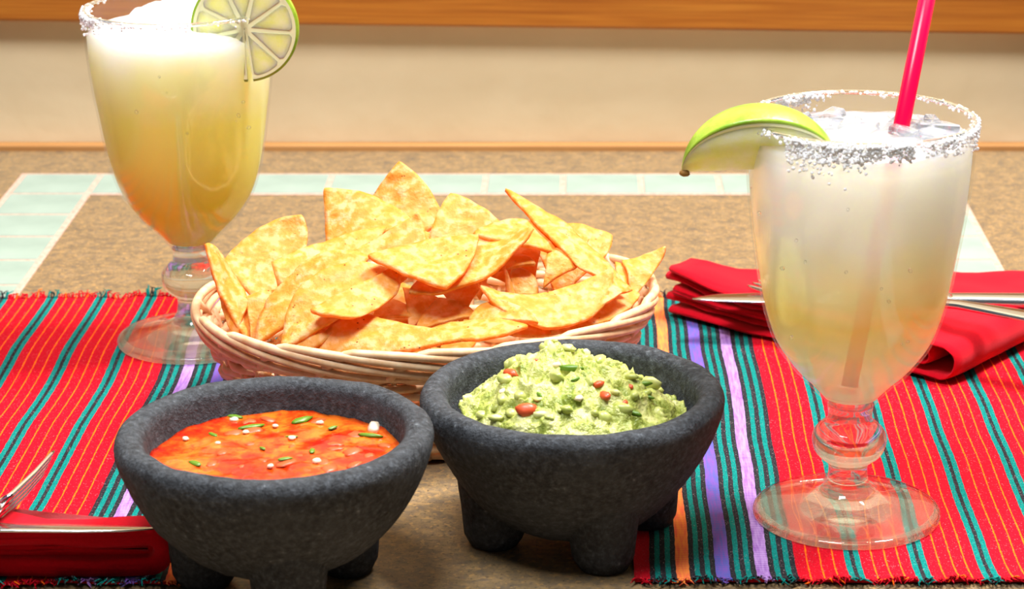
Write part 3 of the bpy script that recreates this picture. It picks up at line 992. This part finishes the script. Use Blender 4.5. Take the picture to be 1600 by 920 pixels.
def goblet(c, label, salt_fn, seed, droplets):
    root = empty('goblet', (c[0], c[1], 0))
    tag(root, label, 'glass', 'stemmed drinking glasses')
    C3 = (c[0], c[1], 0.0012)
    mb = MB(); mb.lathe([(0, 0.0022), (0.026, 0.0022), (0.034, 0.0012)] + smoothen(OUT, 4) + [(0.0080, 0.0515), (0, 0.0525)], C3, 72); mb.build('stem_and_foot', M['solid_glass'], root)
    mb = MB()
    mb.lathe(smoothen(BOWL, 3) + [(0.0457, GH + 0.0002), (0.0450, GH + 0.0004), (0.0443, GH - 0.0002)] + inner_profile(0.0010)[::-1][1:], C3, 96)
    bowl = mb.build('bowl', M['bowl_glass'], root)
    # rounded lip
    mb = MB(); mb.tube([(c[0] + 0.0452 * math.cos(2 * math.pi * k / 96), c[1] + 0.0452 * math.sin(2 * math.pi * k / 96), GH + 0.0010) for k in range(96)], 0.0010, 8, closed=True); mb.build('lip', M['solid_glass'], bowl)
    rs = random.Random(seed)
    mb = MB()
    for k in range(4600):
        a = rs.uniform(0, 2 * math.pi)
        dens, depth = salt_fn(math.degrees(a) % 360, rs)
        if rs.random() > dens: continue
        dz = -abs(rs.gauss(0, 1)) * depth + 0.0012
        out = rs.random() < 0.8
        z = GH + min(dz, 0.0022)
        r = (0.0466 if out else 0.0438) + rs.uniform(-0.0002, 0.0006)
        if z > GH + 0.0008: r = rs.uniform(0.044, 0.0465)
        random.seed(k + seed)
        mb.blob((c[0] + r * math.cos(a), c[1] + r * math.sin(a), z), rs.uniform(0.0004, 0.0009), 1, 0.22)
    o = mb.build('salt_rim', M['salt'], bowl); o['kind'] = 'stuff'
    mb = MB()
    for k in range(droplets):
        a = rs.uniform(math.pi * 1.05, math.pi * 1.95); z = rs.uniform(0.085, 0.15)
        r = next(BOWL[i][0] + (BOWL[i + 1][0] - BOWL[i][0]) * (z - BOWL[i][1]) / (BOWL[i + 1][1] - BOWL[i][1]) for i in range(len(BOWL) - 1) if BOWL[i][1] <= z <= BOWL[i + 1][1])
        mb.blob((c[0] + r * math.cos(a), c[1] + r * math.sin(a), z), rs.uniform(0.0004, 0.0010), 2, 0.02, sq=(1, 1, 1.2))
    o = mb.build('droplets', M['solid_glass'], bowl); o['kind'] = 'stuff'
    return root


GR = (0.1122, 0.9541); GL = (-0.1971, 1.1817)


def ang(a, b): return abs((a - b + 180) % 360 - 180)


def salt_right(a, rs):      # 270 faces the camera
    if ang(a, 258) < 32: return 1.0, 0.0050 if ang(a, 245) < 22 else 0.0034
    if ang(a, 325) < 28: return 0.34, 0.0034
    if ang(a, 118) < 14: return 0.7, 0.0030
    return 0.09, 0.0010


def salt_left(a, rs):
    if ang(a, 195) < 26: return 0.55, 0.0034
    if ang(a, 75) < 20: return 0.6, 0.003
    return 0.05, 0.0012


goblet(GR, 'clear stemmed goblet of pale iced drink with thickly salted rim', salt_right, 3, 14)
goblet(GL, 'clear stemmed goblet of yellow frozen drink behind the chip basket', salt_left, 8, 8)

# frozen drink with heaped froth
inn = inner_profile(0.0012)
top = [p for p in inn if p[1] < 0.1605]
mb = MB()
froth = [(0.0425, 0.1618), (0.0400, 0.1632), (0.035, 0.1650), (0.027, 0.1690), (0.018, 0.1735), (0.009, 0.1760), (0, 0.177)]


def froth_wob(p):
    if p.z < 0.1640: return p
    k = min(1, (p.z - 0.1640) / 0.004)
    p = p + Vector((0.006, 0.003, 0)) * k
    return p + Vector((noise.noise(p * 60), noise.noise(p * 60 + Vector((4, 4, 4))), 1.6 * noise.noise(p * 75 + Vector((1, 7, 2))) + 0.7 * noise.noise(p * 220))) * 0.0022 * k


mb.lathe(top + smoothen(froth, 5), (GL[0], GL[1], 0.0012), 90, wob=froth_wob)
tag(mb.build('frozen_drink', M['frozen_drink']), 'yellow frozen drink with white froth filling the far goblet', 'drink')

# iced drink
DZ = 0.1648
iced = empty('iced_drink', (GR[0], GR[1], 0.053)); tag(iced, 'pale cloudy iced drink filling the goblet with the salted rim', 'drink')
top = [p for p in inn if p[1] < DZ - 0.0015]
rt = top[-1][0]
mb = MB(); mb.lathe(top + [(rt - 0.0002, DZ)] + [(rt * k / 10, DZ) for k in range(9, -1, -1)], (GR[0], GR[1], 0.0012), 90, wob=lambda p: p + (Vector((0, 0, 0.0010 * noise.noise(p * 130))) if p.z > DZ else Vector()))
mb.build('liquid', M['iced_drink'], iced)
ri = random.Random(12)
for k in range(46):
    a, r = ri.uniform(0, 6.28), 0.038 * math.sqrt(ri.random())
    c = Vector((GR[0] + r * math.cos(a), GR[1] + r * math.sin(a), DZ + 0.0012 + ri.uniform(-0.002, 0.0012)))
    s = ri.uniform(0.0035, 0.0075)
    mb = MB(); mb.box(-s, s, -s * ri.uniform(.5, .9), s * ri.uniform(.5, .9), -s * 0.32, s * 0.32, s * 0.12)
    R = Matrix.Rotation(ri.uniform(0, 6.28), 3, 'Z') @ Matrix.Rotation(ri.uniform(-.5, .5), 3, 'X') @ Matrix.Rotation(ri.uniform(-.4, .4), 3, 'Y')
    mb.v = [R @ v + c for v in mb.v]
    mb.build('ice_shard', M['ice'], iced, smooth=False)

# straws
def straw(a, b, label, r=0.0034):
    a, b = Vector(a), Vector(b)
    t = (b - a).normalized(); s = t.cross(Vector((0, 1, 0))).normalized(); q = s.cross(t)
    mb = MB(); n = 24
    vs = []
    for p, rr in ((a, r), (b, r), (b, r - 0.0003), (a, r - 0.0003)):
        vs += [p + (s * math.cos(2 * math.pi * k / n) + q * math.sin(2 * math.pi * k / n)) * rr for k in range(n)]
    fs = [(i * n + k, i * n + (k + 1) % n, ((i + 1) % 4) * n + (k + 1) % n, ((i + 1) % 4) * n + k) for i in range(4) for k in range(n)]
    mb.add(vs, fs)
    tag(mb.build('drinking_straw', M['straw_plastic']), label, 'straw', 'pink drinking straws')


pb = at_y(1327, 604, 0.9364); pt = at_y(1448, 0, 0.9760)
straw(pb, pb + (pt - pb) * 1.22, 'bright pink plastic straw standing in the iced drink')
pb = Vector((GL[0] + 0.004, GL[1] + 0.006, 0.075)); pt = at_y(306, 14, 1.186)
straw(pb, pb + (pt - pb) * 1.5, 'bright pink plastic straw standing in the frozen drink')


# ------------------------------------------------------------------ limes
def lime_wheel(c, R, th, label):
    root = empty('lime_slice', c - Vector((0, 0, R)))
    tag(root, label, 'lime slice')
    y0, y1 = c.y - th / 2, c.y + th / 2
    slit = math.radians(-86); half = 0.055
    n = 88
    A = [slit + half + (2 * math.pi - 2 * half) * k / n for k in range(n + 1)]

    def ring(r0, r1, ya, yb, nm, mat, bulge=0.0):
        mb = MB(); vs = []
        for a in A:
            ca, sa = math.cos(a), math.sin(a)
            for r, y in ((r0, ya), (r1, ya + bulge), (r1, yb - bulge), (r0, yb)):
                vs.append(Vector((c.x + r * ca, y, c.z + r * sa)))
        fs = []
        for k in range(n):
            for q in range(4):
                fs.append((k * 4 + q, (k + 1) * 4 + q, (k + 1) * 4 + (q + 1) % 4, k * 4 + (q + 1) % 4))
        fs += [(0, 1, 2, 3), (n * 4 + 3, n * 4 + 2, n * 4 + 1, n * 4)]
        mb.add(vs, fs); return mb.build(nm, M[mat], root, smooth=False)

    ring(R - 0.0012, R, y0, y1, 'rind', 'lime_rind', 0.0005)
    ring(R * 0.90, R - 0.0012, y0, y1, 'pith', 'lime_pith')
    memb = ring(0.0002, R * 0.905, y0 + 0.0001, y1 - 0.0001, 'membrane', 'lime_pith')
    ns = 9
    for s in range(ns):
        a0 = slit + half + (2 * math.pi - 2 * half) * s / ns; a1 = slit + half + (2 * math.pi - 2 * half) * (s + 1) / ns
        am = (a0 + a1) / 2
        corner = [(0.12 * R, am)] + [(R * 0.84, a0 + 0.035), (R * 0.89, a0 + 0.10)] + [(R * 0.895, a0 + 0.10 + (a1 - a0 - 0.20) * k / 5) for k in range(1, 5)] + [(R * 0.89, a1 - 0.10), (R * 0.84, a1 - 0.035)]
        pl = [Vector((c.x + r * math.cos(a), 0, c.z + r * math.sin(a))) for r, a in corner]
        cen = sum(pl, Vector()) / len(pl)
        mb = MB(); m = len(pl); vs = []
        for y, k in ((y0 - 0.0001, 0.98), (y0 + 0.0006, 1.0), (y1 - 0.0006, 1.0), (y1 + 0.0001, 0.98)):
            vs += [Vector((cen.x + (p.x - cen.x) * k, y, cen.z + (p.z - cen.z) * k)) for p in pl]
        fs = [tuple(range(m)), tuple(range(4 * m - 1, 3 * m - 1, -1))]
        for q in range(3): fs += [(q * m + k, (q + 1) * m + k, (q + 1) * m + (k + 1) % m, q * m + (k + 1) % m) for k in range(m)]
        mb.add(vs, fs); mb.build('segment', M['lime_flesh'], memb, smooth=False)


lc = at_y(383, 44, 1.1570)
lime_wheel(lc, 0.0258, 0.0050, 'round lime slice slotted on the rim of the frozen drink')


def lime_wedge(label):
    c = at_y(1187, 266, 0.944)
    root = empty('lime_wedge', c - Vector((0, 0, 0.004))); tag(root, label, 'lime wedge')
    A, R = 0.0312, 0.0268
    roll = Matrix.Rotation(math.radians(-2), 3, 'Y')
    phi0, phi1 = math.radians(119), math.radians(62)       # front face leans to the camera, back face away

    def pt(u, k, phi):
        x = A * u * (1 if k > 0.01 else 0.97)
        r = R * math.sqrt(max(0, 1 - u * u)) ** 1.0 * k
        return c + roll @ Vector((x, math.cos(phi) * r * 1.0, math.sin(phi) * r))

    n, kf = 36, 9
    us = [math.sin((i / n - 0.5) * math.pi) for i in range(n + 1)]

    def face(phi, k0, k1, nm, mat, off):
        mb = MB(); vs = []; d = Vector((0, -1 if off < 0 else 1, 0)) * 0.0002
        for u in us:
            for j in range(kf + 1):
                vs.append(pt(u, k0 + (k1 - k0) * j / kf, phi) + d)
        fs = [(i * (kf + 1) + j, (i + 1) * (kf + 1) + j, (i + 1) * (kf + 1) + j + 1, i * (kf + 1) + j + 1) for i in range(n) for j in range(kf)]
        mb.add(vs, fs); mb.build(nm, M[mat], root)

    # rind shell, pith shell and flesh body between the two cut faces
    def shell(k0, k1, nm, mat):
        mb = MB(); vs = []; q = 14
        for kk in (k0, k1):
            for u in us:
                for j in range(q + 1): vs.append(pt(u, kk, phi0 + (phi1 - phi0) * j / q))
        S = (n + 1) * (q + 1)
        ix = lambda s, i, j: s * S + i * (q + 1) + j
        fs = []
        for i in range(n):
            for j in range(q):
                fs.append((ix(1, i, j), ix(1, i + 1, j), ix(1, i + 1, j + 1), ix(1, i, j + 1)))
                fs.append((ix(0, i, j), ix(0, i, j + 1), ix(0, i + 1, j + 1), ix(0, i + 1, j)))
            for j in (0, q): fs.append((ix(0, i, j), ix(0, i + 1, j), ix(1, i + 1, j), ix(1, i, j)))
        mb.add(vs, fs); mb.build(nm, M[mat], root)

    shell(0.95, 1.0, 'rind', 'lime_rind')
    shell(0.88, 0.95, 'pith', 'lime_pith')
    shell(0.02, 0.885, 'flesh', 'lime_flesh')
    tip = pt(-1, 1, phi0)
    mb = MB(); mb.blob(tip + Vector((0.0012, 0, 0)), 0.0017, 2, 0.1, sq=(1.3, 1, 1)); mb.build('stem_end', M['stem_brown'], root)


lime_wedge('lime wedge perched on the salted rim of the iced drink')


# ------------------------------------------------------------------ napkins
def folded(loops, origin, dirx, diry, ylen, t, parent, seed, wave=0.0012, ymax=9, ymax2=0.0, lump=0.0):
    """nested U folds: loops = (s0, s1, z_low, z_high); the crease is at s1, the open side shows the layers"""
    for li, (s0, s1, za, zb, y0, y1) in enumerate(loops):
        path = []
        rad = (zb - za) / 2
        L = s1 - rad - s0
        for k in range(26): path.append((s0 + L * k / 25, za))
        for k in range(1, 14):
            a = -math.pi / 2 + math.pi * k / 14
            path.append((s1 - rad + rad * math.cos(a), (za + zb) / 2 + rad * math.sin(a)))
        for k in range(26): path.append((s1 - rad - L * k / 25, zb))
        m = len(path)
        ny = 26
        off = []
        for i, p in enumerate(path):
            a, b = path[max(0, i - 1)], path[min(m - 1, i + 1)]
            tx, tz = b[0] - a[0], b[1] - a[1]
            l = math.hypot(tx, tz)
            off.append((-tz / l, tx / l))
        prof = []                                  # closed loop round the sheet
        th = t
        for i in range(m): prof.append((path[i][0] - off[i][0] * th / 2, path[i][1] - off[i][1] * th / 2))
        e = path[-1]; prof.append((e[0] - th * 0.4, e[1]))
        for i in range(m - 1, -1, -1): prof.append((path[i][0] + off[i][0] * th / 2, path[i][1] + off[i][1] * th / 2))
        e = path[0]; prof.append((e[0] - th * 0.4, e[1]))
        M2 = len(prof)
        mid = path + [path[-1]] + path[::-1] + [path[0]]
        vs, fs = [], []
        for j in range(ny + 1):
            end = min(j, ny - j)
            rnd = {0: 0.3, 1: 0.72, 2: 0.93}.get(end, 1.0)
            for q, (s, z) in enumerate(prof):
                ms, mz = mid[q]
                yl = min(y1, max(0.013, (ymax + ymax2 * ms - origin[1] - dirx[1] * ms) / diry[1]))
                y = y0 + (yl - y0) * j / ny
                s2, z2 = ms + (s - ms) * rnd, mz + (z - mz) * rnd
                nz = noise.noise(Vector((s2 * 45, y * 45, seed + li * 3))) * wave * (0.4 + z2 / 0.02)
                ey = noise.noise(Vector((s2 * 55, seed + li, z2 * 100))) * 0.0022
                p = Vector(origin) + Vector(dirx) * (s2 + nz * 0.5) + Vector(diry) * (y + (ey if j < ny / 2 else -ey) * (1 - abs(2 * j / ny - 1) < 0.2))
                vs.append(Vector((p.x, p.y, max(0.0024, z2 * (1 + lump * math.exp(-(ms / 0.022) ** 2)) + nz + Vector(origin).z))))
        for j in range(ny):
            for q in range(M2):
                r = (q + 1) % M2
                fs.append((j * M2 + q, j * M2 + r, (j + 1) * M2 + r, (j + 1) * M2 + q))
        fs.append(tuple(range(M2))[::-1]); fs.append(tuple(ny * M2 + q for q in range(M2)))
        mesh_obj('cloth_fold', vs, fs, M['red_cotton'], parent)


nr = empty('napkin', (0.16, 1.18, 0)); tag(nr, 'folded red cloth napkin beside the iced drink, under knife and fork', 'napkin', 'folded red cloth napkins')
d1 = Vector((0.135, -0.109, 0)).normalized(); d2 = Vector((0.109, 0.135, 0)).normalized()
folded([(0.004, 0.176, 0.0042, 0.0210, 0.000, 0.170), (0.000, 0.160, 0.0084, 0.0168, 0.003, 0.165), (0.006, 0.150, 0.0121, 0.0131, 0.001, 0.16)], (0.043, 1.222, 0), d1, d2, 0.15, 0.0030, nr, 2.0, 0.0016, 1.236, 0.0, 0.35)

nl = empty('napkin', (-0.285, 0.91, 0)); tag(nl, 'folded red cloth napkin beside the salsa bowl, under fork and knife', 'napkin', 'folded red cloth napkins')
dx, dy = Vector((1, 0.03, 0)).normalized(), Vector((-0.35, 1, 0)).normalized()
folded([(0.000, 0.238, 0.0062, 0.0195, 0.000, 0.055), (0.000, 0.2335, 0.0122, 0.0136, 0.0055, 0.053)], (-0.403, 0.8804, 0), dx, dy, 0.055, 0.0076, nl, 6.0, 0.0011, 1.044, -0.75)


# ------------------------------------------------------------------ cutlery
def loft(mb, secs, n=12):
    """secs: (centre, side vector half-width, up vector half-height)"""
    vs, fs = [], []
    for c, s, u in secs:
        for k in range(n):
            a = 2 * math.pi * k / n
            x, y = math.cos(a), math.sin(a)
            x = math.copysign(abs(x) ** 0.6, x); y = math.copysign(abs(y) ** 0.8, y)
            vs.append(Vector(c) + Vector(s) * x + Vector(u) * y)
    for i in range(len(secs) - 1):
        for k in range(n):
            l = (k + 1) % n
            fs.append((i * n + k, i * n + l, (i + 1) * n + l, (i + 1) * n + k))
    fs.append(tuple(range(n))[::-1]); fs.append(tuple((len(secs) - 1) * n + k for k in range(n)))
    mb.add(vs, fs)


def frame(a, b, roll=0.0):
    t = (b - a).normalized()
    s = t.cross(Vector((0, 0, 1))).normalized()
    u = s.cross(t)
    R = Matrix.Rotation(roll, 3, t)
    return t, R @ s, R @ u


def knife(tip, end, label, roll=0.0):
    root = empty('table_knife', (tip + end) / 2); tag(root, label, 'knife', 'steel table knives')
    t, s, u = frame(tip, end, roll); L = (end - tip).length
    mb = MB()
    loft(mb, [(tip + t * L * q + s * e, s * w, u * h) for q, w, h, e in ((0, 0.0006, 0.0003, 0.003), (0.02, 0.0030, 0.0005, 0.0020), (0.06, 0.0058, 0.0007, 0.0008), (0.15, 0.0080, 0.0009, 0), (0.35, 0.0086, 0.0011, 0), (0.47, 0.0072, 0.0013, 0), (0.50, 0.0044, 0.0020, 0))])
    mb.build('blade', M['steel'], root)
    mb = MB()
    loft(mb, [(tip + t * L * q, s * w, u * h) for q, w, h in ((0.49, 0.0040, 0.0022), (0.52, 0.0046, 0.0030), (0.65, 0.0056, 0.0032), (0.85, 0.0074, 0.0032), (0.97, 0.0078, 0.0028), (1.0, 0.0050, 0.0016))])
    mb.build('handle', M['steel'], root)


def fork(tip, end, label, roll=0.0, curve=0.004, tine_gap=0.0056):
    root = empty('table_fork', (tip + end) / 2); tag(root, label, 'fork', 'steel table forks')
    t, s, u = frame(tip, end, roll); L = (end - tip).length
    dip = lambda q: u * (-curve * math.sin(math.pi * min(1, q / 0.36)) + 0.004 * math.sin(math.pi * max(0, (q - 0.3)) / 0.7))
    for k in range(4):
        e = (k - 1.5) * tine_gap
        mb = MB()
        loft(mb, [(tip + t * L * q + s * e * (1 - 0.05 * (1 - q / 0.24)) + dip(q), s * w, u * h) for q, w, h in ((0, 0.0006, 0.0005), (0.015, 0.0011, 0.0008), (0.10, 0.0015, 0.0010), (0.20, 0.0018, 0.0011), (0.25, 0.0024, 0.0012))], 10)
        mb.build('tine', M['steel'], root)
    mb = MB()
    loft(mb, [(tip + t * L * q + dip(q), s * w, u * h) for q, w, h in ((0.235, 0.0108, 0.0010), (0.27, 0.0118, 0.0012), (0.31, 0.0105, 0.0013), (0.36, 0.0052, 0.0016), (0.42, 0.0034, 0.0020), (0.6, 0.0040, 0.0019), (0.8, 0.0068, 0.0016), (0.95, 0.0088, 0.0013), (1.0, 0.0050, 0.0008))])
    mb.build('handle', M['steel'], root)


TZ = 0.0225
knife(at_z(1082, 464, TZ + 0.001), at_z(1082, 464, TZ + 0.001) + (at_z(1600, 470, TZ + 0.002) - at_z(1082, 464, TZ + 0.001)).normalized() * 0.215, 'steel table knife lying on the napkin beside the iced drink')
a = at_z(1180, 440, TZ + 0.0045); b = at_z(1600, 503, TZ + 0.009)
fork(a, a + (b - a).normalized() * 0.190, 'steel fork crossing the knife on the napkin beside the iced drink', 0.0, 0.003)
a = at_z(76, 722, 0.0330); b = at_z(0, 790, 0.0290)
fork(a, a + (b - a).normalized() * 0.185, 'steel fork with four tines on the napkin beside the salsa bowl', math.radians(60), 0.002, 0.0044)
a = at_z(245, 827, 0.0255); b = at_z(0, 824, 0.0255)
knife(a, a + (b - a).normalized() * 0.205, 'steel table knife lying along the napkin edge beside the salsa bowl', math.radians(14))
